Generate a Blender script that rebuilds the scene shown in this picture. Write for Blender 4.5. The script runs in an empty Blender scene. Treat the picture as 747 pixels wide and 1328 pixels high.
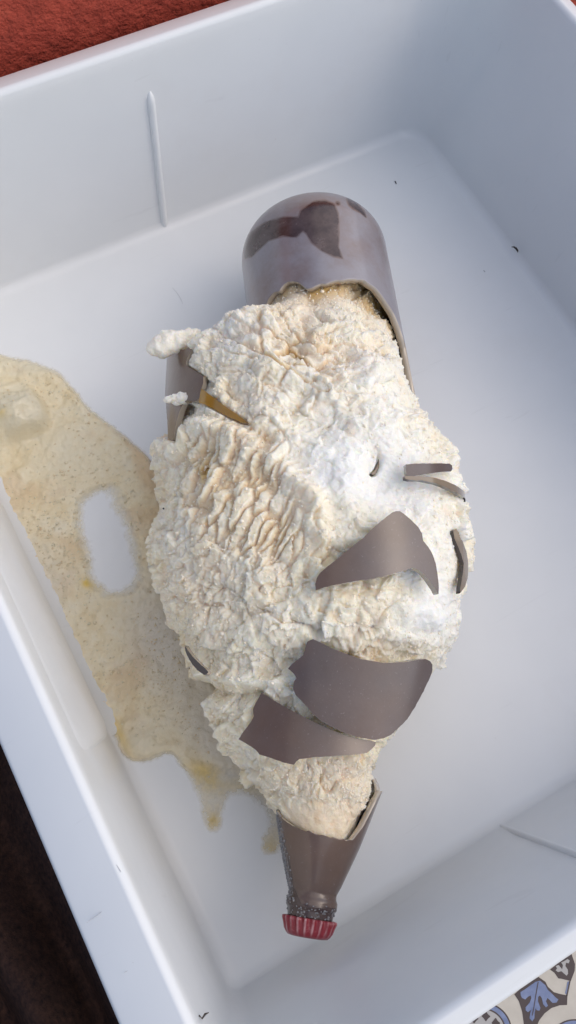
import bpy, bmesh, math, random
import numpy as np
from mathutils import Vector, Matrix
from mathutils.geometry import delaunay_2d_cdt
random.seed(7); rng = np.random.RandomState(7)

# ------------------------------------------------------------------ camera
S = 0.5                                   # camera height over the drawer floor, metres
F = 1137.33                               # focal length in pixels of the 747x1328 photograph
CX, CY = 373.5, 664.0
AX = np.array([0.87335517, 0.43072857, -0.22742831])
AY = np.array([-0.48444652, 0.81665024, -0.31367811])
AZ = np.array([0.05061925, 0.38412925, 0.92189067])
RM = np.stack([AX, AY, AZ])               # world <- camera
scene = bpy.context.scene
C = scene.collection
cam = bpy.data.cameras.new('camera'); camo = bpy.data.objects.new('camera', cam); C.objects.link(camo)
m4 = Matrix([[*RM[0], 0], [*RM[1], 0], [*RM[2], S], [0, 0, 0, 1]])
camo.matrix_world = m4
cam.sensor_fit = 'VERTICAL'; cam.sensor_height = 24.0; cam.lens = F / 1328 * 24.0
cam.clip_start = 0.01; cam.clip_end = 200
scene.camera = camo

# ------------------------------------------------------------------ world, sun, exposure
WALL_H = .42
SUN_EL, SUN_AZ = 48.0, -28.0              # azimuth from +x axis, counter-clockwise
world = bpy.data.worlds.new('World'); scene.world = world; world.use_nodes = True
wn = world.node_tree.nodes; wl = world.node_tree.links
bg = wn['Background']; sky = wn.new('ShaderNodeTexSky'); sky.sky_type = 'NISHITA'
sky.sun_disc = False; sky.sun_elevation = math.radians(SUN_EL)
sky.sun_rotation = math.radians(90 - SUN_AZ); sky.air_density = 1.0; sky.dust_density = 2.5; sky.ozone_density = 1.0
wl.new(sky.outputs[0], bg.inputs[0]); bg.inputs[1].default_value = 0.115
sun = bpy.data.lights.new('sun', 'SUN'); suno = bpy.data.objects.new('sun', sun); C.objects.link(suno)
sun.energy = 0.95; sun.angle = math.radians(120); sun.color = (1.0, 0.91, 0.79)
sd = Vector((math.cos(math.radians(SUN_AZ)) * math.cos(math.radians(SUN_EL)),
             math.sin(math.radians(SUN_AZ)) * math.cos(math.radians(SUN_EL)), math.sin(math.radians(SUN_EL))))
suno.rotation_euler = sd.to_track_quat('Z', 'Y').to_euler(); suno.location = (1, -1, 2)
scene.view_settings.view_transform = 'Standard'; scene.view_settings.look = 'None'
scene.view_settings.exposure = 0.52; scene.view_settings.gamma = 1.0
scene.view_settings.use_curve_mapping = False

# ------------------------------------------------------------------ helpers
def ray(px, py):
    px = np.asarray(px, float); py = np.asarray(py, float)
    v = np.stack([px - CX, -(py - CY), -F + 0 * px], -1)
    return v @ RM.T
def at(px, py, z=0.0):                    # photo pixel -> point at height z (units of S)
    d = ray(px, py); t = (z - 1.0) / d[..., 2]
    return np.array([0, 0, 1.0]) + d * t[..., None] if d.ndim > 1 else np.array([0, 0, 1.0]) + d * t
def proj(P):
    q = (P - np.array([0, 0, 1.0])) @ RM
    return CX + q[..., 0] * F / -q[..., 2], CY - q[..., 1] * F / -q[..., 2]

def hsh(i, j, k, s=0):
    i = i.astype(np.uint32); j = j.astype(np.uint32); k = k.astype(np.uint32)
    n = i * np.uint32(73856093) ^ j * np.uint32(19349663) ^ k * np.uint32(83492791) ^ np.uint32((s * 2654435761) & 0xffffffff)
    n = (n ^ (n >> np.uint32(13))) * np.uint32(1274126177)
    n = (n ^ (n >> np.uint32(16))) * np.uint32(2246822519)
    n = n ^ (n >> np.uint32(15))
    return n.astype(np.float64) / 4294967295.0
def vnoise(P, s=0):                       # smooth value noise, -1..1
    I = np.floor(P); f = P - I; f = f * f * f * (f * (f * 6 - 15) + 10); I = I.astype(np.int64) + 5000
    r = 0
    for a in (0, 1):
        wa = f[:, 0] if a else 1 - f[:, 0]
        for b in (0, 1):
            wb = f[:, 1] if b else 1 - f[:, 1]
            for c in (0, 1):
                wc = f[:, 2] if c else 1 - f[:, 2]
                r = r + wa * wb * wc * hsh(I[:, 0] + a, I[:, 1] + b, I[:, 2] + c, s)
    return r * 2 - 1
def fbm(P, o=4, s=0, g=.5):
    r = 0; a = 1; t = 0
    for k in range(o):
        r = r + a * vnoise(P * 2 ** k + 17.3 * k, s + k); t += a; a *= g
    return r / t
def worley(P, s=0):                       # F1, F2, id of the nearest cell
    I = np.floor(P).astype(np.int64); n = len(P)
    f1 = np.full(n, 9.); f2 = np.full(n, 9.); cid = np.zeros(n)
    for a in (-1, 0, 1):
        for b in (-1, 0, 1):
            for c in (-1, 0, 1):
                J = I + np.array([a, b, c]); K = J + 5000
                ox = hsh(K[:, 0], K[:, 1], K[:, 2], s + 1); oy = hsh(K[:, 0], K[:, 1], K[:, 2], s + 2); oz = hsh(K[:, 0], K[:, 1], K[:, 2], s + 3)
                d = np.sqrt((J[:, 0] + ox - P[:, 0]) ** 2 + (J[:, 1] + oy - P[:, 1]) ** 2 + (J[:, 2] + oz - P[:, 2]) ** 2)
                nw = d < f1
                f2 = np.where(nw, f1, np.minimum(f2, d)); cid = np.where(nw, ox, cid); f1 = np.where(nw, d, f1)
    return f1, f2, cid
def facets(P, s=0):                       # every cell is a differently tilted plane; returns height, edge distance
    I = np.floor(P).astype(np.int64); n = len(P)
    f1 = np.full(n, 9.); f2 = np.full(n, 9.); hgt = np.zeros(n)
    for a in (-1, 0, 1):
        for b in (-1, 0, 1):
            for c in (-1, 0, 1):
                J = I + np.array([a, b, c]); K = J + 5000
                ox, oy, oz = (hsh(K[:, 0], K[:, 1], K[:, 2], s + q) for q in (1, 2, 3))
                vx, vy, vz = P[:, 0] - J[:, 0] - ox, P[:, 1] - J[:, 1] - oy, P[:, 2] - J[:, 2] - oz
                d = np.sqrt(vx * vx + vy * vy + vz * vz)
                u1, u2 = hsh(K[:, 0], K[:, 1], K[:, 2], s + 4) * 2 - 1, hsh(K[:, 0], K[:, 1], K[:, 2], s + 5) * 2 - 1
                h = vx * u1 + vy * u2 + (oy - .5) * .45
                nw = d < f1; f2 = np.where(nw, f1, np.minimum(f2, d)); hgt = np.where(nw, h, hgt); f1 = np.where(nw, d, f1)
    return hgt, f2 - f1
def sstep(a, b, x):
    t = np.clip((x - a) / (b - a), 0, 1); return t * t * (3 - 2 * t)
def polysd(px, py, poly):                 # signed distance, negative inside
    px = np.asarray(px, float); py = np.asarray(py, float)
    d = np.full(px.shape, 1e18); ins = np.zeros(px.shape, bool); n = len(poly)
    for i in range(n):
        x0, y0 = poly[i]; x1, y1 = poly[(i + 1) % n]
        ex, ey = x1 - x0, y1 - y0; wx, wy = px - x0, py - y0
        t = np.clip((wx * ex + wy * ey) / (ex * ex + ey * ey + 1e-12), 0, 1)
        d = np.minimum(d, (wx - ex * t) ** 2 + (wy - ey * t) ** 2)
        c = ((y0 > py) != (y1 > py)) & (px < (x1 - x0) * (py - y0) / ((y1 - y0) if y1 != y0 else 1e-9) + x0)
        ins ^= c
    d = np.sqrt(d); return np.where(ins, -d, d)
def smooth_poly(poly, it=2):
    p = [np.array(q, float) for q in poly]
    for _ in range(it):
        q = []
        for i in range(len(p)):
            a, b = p[i], p[(i + 1) % len(p)]
            q += [a * .75 + b * .25, a * .25 + b * .75]
        p = q
    return [tuple(v) for v in p]

def mesh_np(name, V, quads=None, tris=None, smooth=True):
    me = bpy.data.meshes.new(name)
    V = np.asarray(V, np.float32) * S
    fs = []
    if quads is not None: fs.append((np.asarray(quads, np.int32), 4))
    if tris is not None: fs.append((np.asarray(tris, np.int32), 3))
    me.vertices.add(len(V)); me.vertices.foreach_set('co', V.ravel())
    nl = sum(f.size for f, _ in fs); nf = sum(len(f) for f, _ in fs)
    me.loops.add(nl); me.polygons.add(nf)
    me.loops.foreach_set('vertex_index', np.concatenate([f.ravel() for f, _ in fs]))
    st = []; o = 0
    for f, k in fs:
        st.append(o + np.arange(len(f)) * k); o += f.size
    me.polygons.foreach_set('loop_start', np.concatenate(st).astype(np.int32))
    me.update(calc_edges=True); me.validate()
    if smooth: me.polygons.foreach_set('use_smooth', np.ones(nf, bool))
    return me
def attr(me, name, v):
    a = me.attributes.new(name, 'FLOAT', 'POINT'); a.data.foreach_set('value', np.asarray(v, np.float32))
def link(name, me, mat, parent=None, loc=None):
    o = bpy.data.objects.new(name, me)
    for m in (mat if isinstance(mat, (list, tuple)) else [mat]): me.materials.append(m)
    C.objects.link(o)
    if parent: o.parent = parent
    if loc is not None: o.location = loc
    return o
def tag(o, label=None, cat=None, group=None, kind=None):
    for k, v in (('label', label), ('category', cat), ('group', group), ('kind', kind)):
        if v: o[k] = v
    return o
def empty(name, loc=(0, 0, 0)):
    o = bpy.data.objects.new(name, None); o.location = loc; o.empty_display_size = .02; C.objects.link(o); return o
def rebase(root):                          # children were built in world space: keep them there
    for ch in root.children: ch.matrix_parent_inverse = Matrix.Translation(root.location).inverted()
def grid_quads(nu, nv, wrap_v=False):
    i = np.arange(nu - 1)[:, None]; j = np.arange(nv if wrap_v else nv - 1)[None, :]; j2 = (j + 1) % nv
    return np.stack([i * nv + j, (i + 1) * nv + j, (i + 1) * nv + j2, i * nv + j2], -1).reshape(-1, 4)

# ------------------------------------------------------------------ materials
def mat(name, col, rough=.5, **kw):
    m = bpy.data.materials.new(name); m.use_nodes = True
    b = m.node_tree.nodes['Principled BSDF']
    b.inputs['Base Color'].default_value = (*col, 1); b.inputs['Roughness'].default_value = rough
    for k, v in kw.items(): b.inputs[k.replace('_', ' ')].default_value = v
    return m
class NT:
    def __init__(s, m): s.t = m.node_tree; s.b = s.t.nodes['Principled BSDF']
    def n(s, typ, **kw):
        x = s.t.nodes.new(typ)
        for k, v in kw.items(): setattr(x, k, v)
        return x
    def l(s, a, b): s.t.links.new(a, b)
    def tc(s): return s.n('ShaderNodeTexCoord').outputs['Object']
    def noise(s, scale, detail=4, rough=.55, vec=None, out=0, dist=0):
        x = s.n('ShaderNodeTexNoise'); x.inputs['Scale'].default_value = scale; x.inputs['Detail'].default_value = detail
        x.inputs['Roughness'].default_value = rough; x.inputs['Distortion'].default_value = dist
        s.l(vec if vec is not None else s.tc(), x.inputs['Vector']); return x.outputs[out]
    def vor(s, scale, feat='F1', out='Distance', vec=None, rnd=1):
        x = s.n('ShaderNodeTexVoronoi', feature=feat); x.inputs['Scale'].default_value = scale; x.inputs['Randomness'].default_value = rnd
        s.l(vec if vec is not None else s.tc(), x.inputs['Vector']); return x.outputs[out]
    def ramp(s, src, stops):
        x = s.n('ShaderNodeValToRGB'); e = x.color_ramp.elements
        e[0].position, e[0].color = stops[0][0], (*stops[0][1], 1); e[1].position, e[1].color = stops[-1][0], (*stops[-1][1], 1)
        for p, c in stops[1:-1]: q = e.new(p); q.color = (*c, 1)
        s.l(src, x.inputs[0]); return x.outputs[0]
    def mr(s, src, a, b, c=0, d=1):
        x = s.n('ShaderNodeMapRange'); x.inputs[1].default_value = a; x.inputs[2].default_value = b
        x.inputs[3].default_value = c; x.inputs[4].default_value = d; s.l(src, x.inputs[0]); return x.outputs[0]
    def mix(s, f, a, b, mode='MIX'):
        x = s.n('ShaderNodeMix', data_type='RGBA', blend_type=mode)
        for i, v in ((0, f), (6, a), (7, b)):
            if hasattr(v, 'is_linked') or hasattr(v, 'links'): s.l(v, x.inputs[i])
            elif isinstance(v, (tuple, list)): x.inputs[i].default_value = (*v, 1)
            else: x.inputs[i].default_value = v
        return x.outputs[2]
    def math(s, op, a, b=0.):
        x = s.n('ShaderNodeMath', operation=op)
        for i, v in ((0, a), (1, b)):
            if hasattr(v, 'links'): s.l(v, x.inputs[i])
            else: x.inputs[i].default_value = v
        return x.outputs[0]
    def at(s, name): return s.n('ShaderNodeAttribute', attribute_name=name).outputs['Fac']
    def bump(s, h, strength, dist, prev=None):
        x = s.n('ShaderNodeBump'); x.inputs['Strength'].default_value = strength; x.inputs['Distance'].default_value = dist
        s.l(h, x.inputs['Height'])
        if prev is not None: s.l(prev, x.inputs['Normal'])
        return x.outputs[0]
    def set(s, k, v): s.l(v, s.b.inputs[k])

# white moulded plastic
M_plastic = mat('white_plastic', (.74, .75, .75), .38)
t = NT(M_plastic); t.set('Base Color', t.ramp(t.noise(9, 5), [(.3, (.68, .705, .72)), (.7, (.73, .75, .762))]))
pc = [l for l in t.t.links if l.to_socket == t.b.inputs['Base Color']][0].from_socket
mp = t.n('ShaderNodeMapping'); mp.inputs['Scale'].default_value = (6, 90, 20); mp.inputs['Rotation'].default_value = (0, 0, .7); t.l(t.tc(), mp.inputs['Vector'])
sc = t.mr(t.noise(3, 3, .5, vec=mp.outputs[0], dist=.6), .685, .72); gr = t.mr(t.noise(7, 6, .7), .58, .72); dots = t.mr(t.noise(420, 2), .77, .80)
pc = t.mix(t.math('MULTIPLY', sc, .10), pc, (.45, .46, .47)); pc = t.mix(t.math('MULTIPLY', gr, .10), pc, (.55, .50, .44)); pc = t.mix(t.math('MULTIPLY', dots, .35), pc, (.40, .36, .32)); t.set('Base Color', pc)
t.set('Roughness', t.mr(t.noise(40, 5), .3, .7, .28, .46))
b1 = t.bump(t.noise(2500, 2), .05, .0003); b2 = t.bump(t.noise(30, 3), .06, .002, b1); t.set('Normal', b2)
M_plastic.node_tree.nodes['Principled BSDF'].inputs['Subsurface Weight'].default_value = 0

# orange-red stucco
M_stucco = mat('terracotta_stucco', (.33, .06, .035), .8)
t = NT(M_stucco); t.set('Base Color', t.ramp(t.noise(60, 6, .65), [(.25, (.28, .038, .02)), (.55, (.43, .062, .034)), (.8, (.54, .10, .055))]))
h = t.math('ADD', t.noise(260, 5, .6), t.math('MULTIPLY', t.noise(90, 3), .8)); t.set('Normal', t.bump(h, 1., .0035))

# frosted bottle glass
def glass_mat(name, frost, clear, rough=.24):
    m = mat(name, frost, rough); t = NT(m)
    n1 = t.noise(110, 6, .6); w = t.at('wet')
    wf = t.mr(t.math('ADD', w, t.math('MULTIPLY', t.math('SUBTRACT', n1, .5), .7)), .38, .66)
    streak = t.noise(1, 5, .6, vec=None)
    wf = t.math('MULTIPLY', wf, t.mr(t.noise(85, 5, .7), .3, .62, .55, 1))
    fr = t.ramp(t.noise(28, 5, .6), [(.3, (frost[0] * .86, frost[1] * .78, frost[2] * .72)), (.7, (frost[0] * 1.12, frost[1] * 1.17, frost[2] * 1.28))])
    fr = t.mix(t.mr(t.noise(11, 4, .6), .36, .64), t.mix(1.0, fr, (.80, .84, .94), 'MULTIPLY'), t.mix(1.0, fr, (1.3, 1.16, .98), 'MULTIPLY'))
    sp = t.mr(t.noise(900, 2), .66, .74); fr2 = t.mix(t.math('MULTIPLY', sp, .16), fr, (.42, .38, .38))
    t.set('Base Color', t.mix(wf, fr2, clear))
    t.set('Roughness', t.mr(wf, 0, 1, rough + .06, .26))
    t.set('Normal', t.bump(t.noise(700, 3), .12, .0004, t.bump(t.noise(60, 4), .12, .002)))
    m.node_tree.nodes['Principled BSDF'].inputs['Coat Weight'].default_value = .6
    m.node_tree.nodes['Principled BSDF'].inputs['Coat Roughness'].default_value = .16
    return m
M_glass = glass_mat('frosted_brown_glass', (.118, .082, .064), (.05, .028, .024))
M_base = glass_mat('frosted_base_glass', (.18, .142, .136), (.045, .022, .018))
t = NT(M_base); lk = [l for l in t.t.links if l.to_socket == t.b.inputs['Base Color']][0]; prev = lk.from_socket
t.set('Base Color', t.mix(t.math('MULTIPLY', t.mr(t.noise(16, 6, .7), .36, .62, 0, .75), t.mr(t.at('wet'), .3, .5, 1, 0)), prev, (.30, .295, .325)))
M_side = mat('brown_glass_edge', (.22, .16, .10), .15, Coat_Weight=.8)
M_edge = mat('glass_broken_edge', (.50, .43, .34), .12, Coat_Weight=1.0, Transmission_Weight=.25)
M_dark = mat('dark_wet_glass', (.03, .022, .024), .15, Coat_Weight=.6)
M_amber = mat('amber_glass', (.62, .36, .06), .12, Transmission_Weight=.55, Coat_Weight=.5)

# frozen beer foam
M_ice = mat('frozen_beer', (.8, .72, .58), .42)
t = NT(M_ice)
base = t.ramp(t.noise(55, 6, .65), [(.3, (.92, .78, .56)), (.5, (.95, .84, .65)), (.72, (.96, .89, .75))])
c1 = t.mix(t.at('white'), base, (.96, .93, .86))
c2 = t.mix(t.math('MULTIPLY', t.at('tan'), .85), c1, (.88, .72, .53))
c3 = t.mix(t.math('MULTIPLY', t.at('amber'), .9), c2, (.60, .36, .09))
sp = t.mr(t.vor(520, 'F1'), .05, .32, 1, 0)
t.set('Base Color', c3)
t.set('Roughness', t.mr(t.noise(300, 3), .3, .7, .3, .6))
hh = t.math('ADD', t.math('MULTIPLY', t.vor(430), .8), t.noise(900, 4, .6))
t.set('Normal', t.bump(hh, .6, .0008, t.bump(t.noise(420, 6, .75), .4, .0012)))
bs = M_ice.node_tree.nodes['Principled BSDF']
bs.inputs['Subsurface Weight'].default_value = .85; bs.inputs['Subsurface Radius'].default_value = (1, .85, .6); bs.inputs['Subsurface Scale'].default_value = .005
bs.inputs['Specular IOR Level'].default_value = .35

# spilled slush
M_crumb = mat('ice_crumb', (.8, .75, .62), .45)
t = NT(M_crumb); t.set('Base Color', t.mix(t.at('white'), (.93, .82, .63), (.94, .89, .78)))
M_slush = mat('spilled_slush', (.7, .62, .48), .45, Coat_Weight=.4)
t = NT(M_slush)
sb = t.ramp(t.noise(70, 7, .7), [(.3, (.86, .71, .43)), (.5, (.92, .81, .56)), (.7, (.95, .88, .69))])
c1 = t.mix(t.math('MULTIPLY', t.at('tan'), .6), sb, (.74, .52, .28)); c2 = t.mix(t.at('cream'), c1, (.82, .76, .58))
c2b = t.mix(t.math('MULTIPLY', t.at('veil'), .85), c2, (.80, .76, .67)); c3 = t.mix(t.at('amber'), c2b, (.82, .58, .10)); t.set('Base Color', c3)
t.set('Normal', t.bump(t.noise(500, 5, .7), .6, .0014, t.bump(t.vor(330), .35, .001)))
t.set('Roughness', t.mr(t.noise(60, 4), .35, .65, .28, .55))
al = t.math('ADD', t.at('film'), t.math('MULTIPLY', t.math('SUBTRACT', t.noise(240, 5, .65), .5), .55))
fac = t.mr(al, .10, .80, 0, 1)
tl = t.n('ShaderNodeBsdfTranslucent'); tr = t.n('ShaderNodeBsdfTransparent'); m1 = t.n('ShaderNodeMixShader'); m2 = t.n('ShaderNodeMixShader')
t.l(c3, tl.inputs[0]); m1.inputs[0].default_value = .2; t.l(t.b.outputs[0], m1.inputs[1]); t.l(tl.outputs[0], m1.inputs[2])
t.l(fac, m2.inputs[0]); t.l(tr.outputs[0], m2.inputs[1]); t.l(m1.outputs[0], m2.inputs[2]); t.l(m2.outputs[0], t.t.nodes['Material Output'].inputs[0])

M_red = mat('red_cap_enamel', (.42, .035, .05), .32, Coat_Weight=.3)
t = NT(M_red); t.set('Base Color', t.mix(t.math('MULTIPLY', t.at('ridge_highlight'), t.mr(t.noise(200, 3), .3, .6)), t.mix(t.mr(t.noise(300, 4), .58, .7), (.24, .012, .022), (.34, .08, .09)), (.50, .26, .27)))  # red enamel, with a pale pink highlight painted along the flute ridges
M_frost = mat('frost_crumbs', (.24, .24, .25), .35)
M_speck = mat('dark_dirt', (.05, .04, .035), .8)
M_plastic_scuff = mat('plastic_scuff', (.50, .51, .53), .6)
M_cloth = mat('brown_fabric', (.030, .020, .022), 1.0, Specular_IOR_Level=.1)
t = NT(M_cloth); t.set('Base Color', t.ramp(t.noise(300, 5, .7), [(.3, (.022, .015, .015)), (.75, (.090, .046, .032))]))
t.set('Normal', t.bump(t.noise(1500, 3), .6, .001))

# ------------------------------------------------------------------ wall and tiled floor
ZG = -0.020
# terracotta wall behind the drawer
def wall(name, a, b, h, thick, label):
    a, b = np.array(a), np.array(b); L = np.linalg.norm(b - a); d = (b - a) / L; nrm = np.array([d[1], -d[0]])
    nx, nz = int(L * 60), int(h * 45)
    x = np.linspace(0, L, nx); z = np.linspace(ZG - .01, h, nz)
    X, Z = np.meshgrid(x, z, indexing='ij'); X = X.ravel(); Z = Z.ravel()
    P = np.stack([a[0] + d[0] * X, a[1] + d[1] * X, Z], 1); n = len(P)
    off = fbm(P * 6, 3, 5) * .004; B = P.copy()
    P[:, :2] += nrm * off[:, None]; B[:, :2] -= nrm * thick
    q = grid_quads(nx, nz)
    V = np.concatenate([P, B]); Q = [q, q[:, ::-1] + n]
    e = []
    for i in range(nx - 1):
        for j in (0, nz - 1):
            p, r_ = i * nz + j, (i + 1) * nz + j; e.append((p, r_, r_ + n, p + n) if j else (r_, p, p + n, r_ + n))
    for j in range(nz - 1):
        for i in (0, nx - 1):
            p, r_ = i * nz + j, i * nz + j + 1; e.append((r_, p, p + n, r_ + n) if i else (p, r_, r_ + n, p + n))
    Q.append(np.array(e))
    tag(link(name, mesh_np(name, V, np.concatenate(Q)), M_stucco), label, 'wall')
wall('stucco_wall', (-2.6, .905), (4.2, .905), WALL_H, .35, 'rough terracotta red stucco wall behind the white drawer')
M_grout = mat('grey_grout', (.32, .30, .28), .9)
M_tcream = mat('tile_cream', (.56, .52, .45), .55); t = NT(M_tcream)
t.set('Base Color', t.ramp(t.noise(45, 6, .6), [(.3, (.47, .43, .37)), (.7, (.60, .56, .49))]))
M_tbrown = mat('tile_dark_brown', (.06, .042, .042), .55)
M_tblue = mat('tile_blue', (.17, .22, .38), .55); t = NT(M_tblue)
t.set('Base Color', t.ramp(t.noise(160, 5, .6), [(.3, (.12, .16, .30)), (.7, (.22, .27, .43))]))
M_tgrey = mat('tile_grey_white', (.42, .41, .40), .6)
TM = [M_tcream, M_tbrown, M_tblue, M_tgrey]
def tile_floor():
    g = empty('tiled_floor'); tag(g, kind='structure')
    V = np.array([(x, y, ZG - .012) for x, y in ((-5, -5), (6, -5), (6, .93), (-5, .93))])
    link('grout_bed', mesh_np('grout_bed', V, [[0, 1, 2, 3]]), M_grout, g)
    z6 = lambda L: [(600 + x / 5.08, 1200 + y / 5.08) for x, y in L]
    A = .235                                   # tile pitch
    p0 = at(700, 1290, ZG)[:2]; org = p0 - A * np.array([.46, .50])
    def circ(cx, cy, r, a0=0, a1=360, n=48): return [(cx + r * math.cos(math.radians(a0 + (a1 - a0) * i / n)), cy + r * math.sin(math.radians(a0 + (a1 - a0) * i / n))) for i in range(n)]
    pats = []                                 # (polygon px, level, material)
    pats.append((z6([(340, 455), (400, 400), (500, 340), (545, 372), (562, 405), (600, 440), (640, 452), (690, 462), (688, 525), (640, 527), (585, 545), (540, 580), (505, 625), (490, 660), (470, 760), (405, 760), (402, 640), (392, 570), (370, 500)]), 1, 1))
    pats.append((z6([(380, 440), (405, 425), (440, 400), (480, 372), (510, 365), (545, 395), (560, 425), (590, 452), (612, 475), (630, 488), (618, 508), (592, 512), (572, 490), (558, 478), (548, 500), (562, 530), (548, 540), (530, 520), (520, 478), (508, 462), (497, 472), (496, 500), (512, 545), (505, 562), (488, 560), (480, 545), (474, 575), (472, 612), (458, 632), (440, 612), (444, 580), (452, 556), (430, 572), (415, 560), (414, 540), (440, 510), (452, 480), (448, 462), (430, 470), (412, 488), (390, 478), (382, 460)]), 2, 2))
    pats.append((z6([(494, 372), (500, 374), (486, 450), (468, 560), (458, 600), (455, 590), (466, 540), (480, 450)]), 3, 1))
    pats.append((z6([(575, 292), (640, 240), (718, 190), (740, 255), (738, 300), (712, 368), (690, 362), (650, 352), (630, 350), (604, 312)]), 1, 1))
    pats.append((z6([(612, 268), (632, 262), (655, 290), (660, 262), (648, 245), (668, 236), (690, 222), (705, 232), (698, 250), (680, 246), (676, 268), (692, 292), (694, 318), (684, 332), (668, 318), (650, 302), (628, 308), (612, 296), (622, 284)]), 2, 3))
    pats.append((z6([(702, 366), (711, 368), (700, 420), (690, 470), (680, 462), (690, 420)]), 1, 1))
    pats.append((z6([(690, 372), (700, 368), (690, 420), (682, 455), (674, 448), (684, 410)]), 2, 2))
    for q0, q1 in (((-60, 0), (-260, 240)), ((900, 250), (1100, 480)), ((330, 1050), (560, 1240)), ((300, 60), (80, -140))):
        n_ = 26; th_ = [2 * math.pi * k / n_ for k in range(n_)]; L2 = math.hypot(q1[0] - q0[0], q1[1] - q0[1]) / 2; a_ = math.atan2(q1[1] - q0[1], q1[0] - q0[0])
        for lv, mi, sc in ((1, 1, 1), (2, 2, .78)):
            pats.append((z6([((q0[0] + q1[0]) / 2 + math.cos(a_) * L2 * sc * math.cos(t_) - math.sin(a_) * L2 * .42 * sc * math.sin(t_) * (1 + .25 * math.cos(6 * t_)), (q0[1] + q1[1]) / 2 + math.sin(a_) * L2 * sc * math.cos(t_) + math.cos(a_) * L2 * .42 * sc * math.sin(t_) * (1 + .25 * math.cos(6 * t_))) for t_ in th_]), lv, mi))
    for c, r in (((130, 700), 195), ((735, 790), 172)):
        pats += [(z6(circ(*c, r, n=64)), 1, 1), (z6(circ(*c, r - 10, n=64)), 2, 2), (z6(circ(*c, r - 40, n=64)), 3, 1), (z6(circ(*c, r - 50, n=64)), 4, 3)]
        for k in range(8):
            a = math.radians(45 * k + 12); q = (c[0] + math.cos(a) * (r - 92), c[1] + math.sin(a) * (r - 92))
            pats.append((z6(smooth_poly([(q[0] + rr * math.cos(b), q[1] + rr * math.sin(b)) for b, rr in zip(np.linspace(0, 2 * math.pi, 9)[:-1], (34, 20, 38, 18, 30, 22, 40, 19))], 2)), 5, 1))
        pats.append((z6(circ(*c, 34, n=32)), 5, 2))
    Vs, Fs, Ms = [], [], []
    def add(poly2, z, mi):
        pts = [Vector(p) for p in poly2]
        r = delaunay_2d_cdt(pts, [], [list(range(len(pts)))], 1, 1e-7)
        o = len(Vs)
        for v in r[0]: Vs.append((v.x, v.y, z))
        for f in r[2]:
            f = list(f); a, b, c_ = (r[0][i] for i in f[:3])
            if (b - a).cross(c_ - a) < 0: f = f[::-1]
            Fs.append([o + i for i in f]); Ms.append(mi)
    h = A - .006; bv = .003
    lo = [(0, 0), (h, 0), (h, h), (0, h)]; hi = [(bv, bv), (h - bv, bv), (h - bv, h - bv), (bv, h - bv)]
    Vs += [(x, y, -.035) for x, y in lo] + [(x, y, -bv) for x, y in lo] + [(x, y, 0) for x, y in hi]
    for r0 in (0, 4):
        for i in range(4): Fs.append([r0 + i, r0 + (i + 1) % 4, r0 + 4 + (i + 1) % 4, r0 + 4 + i]); Ms.append(0)
    Fs.append([8, 9, 10, 11]); Ms.append(0)
    for poly, lv, mi in pats:
        w = at(np.array([p[0] for p in poly]), np.array([p[1] for p in poly]), ZG)[:, :2] - org
        w = w[(w[:, 0] > .004) & (w[:, 0] < h - .004) & (w[:, 1] > .004) & (w[:, 1] < h - .004)]
        if len(w) < 3: continue
        if np.sum(w[:, 0] * np.roll(w[:, 1], -1) - w[:, 1] * np.roll(w[:, 0], -1)) < 0: w = w[::-1]
        add([tuple(q) for q in w], .00016 * lv, mi)
    me = bpy.data.meshes.new('tile'); me.from_pydata([tuple(np.array(v) * S) for v in Vs], [], Fs); me.update()
    for m in TM: me.materials.append(m)
    me.polygons.foreach_set('material_index', Ms)
    for i in range(-9, 13):
        for j in range(-9, 5):
            if org[1] + (j + 1) * A > .93 or org[0] + i * A > 3: continue
            o = bpy.data.objects.new('tile', me); C.objects.link(o); o.parent = g
            o.location = ((org[0] + i * A) * S, (org[1] + j * A) * S, ZG * S)
tile_floor()

# ------------------------------------------------------------------ drawer
HR = .28
FL = dict(l=-.058, r=.73, b=.806, f=-.092)            # inner floor edges
def ring(l, r, b, f, z, rad, nc=14, ns=24):
    P = []
    q = rad if isinstance(rad, tuple) else (rad,) * 4
    cs = [((r - q[0], b - q[0]), 0), ((l + q[1], b - q[1]), 90), ((l + q[2], f + q[2]), 180), ((r - q[3], f + q[3]), 270)]
    for k, ((cx, cy), a0) in enumerate(cs):
        rad = q[k]; rn = q[(k + 1) % 4]
        for i in range(nc + 1):
            a = math.radians(a0 + 90 * i / nc); P.append((cx + rad * math.cos(a), cy + rad * math.sin(a)))
        (nx_, ny_), a1 = cs[(k + 1) % 4]
        a = math.radians(a0 + 90); s = np.array(P[-1]); e = np.array([nx_ + rn * math.cos(a), ny_ + rn * math.sin(a)])
        for i in range(1, ns): P.append(tuple(s + (e - s) * i / ns))
    return [(x, y, z) for x, y in P]
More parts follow.
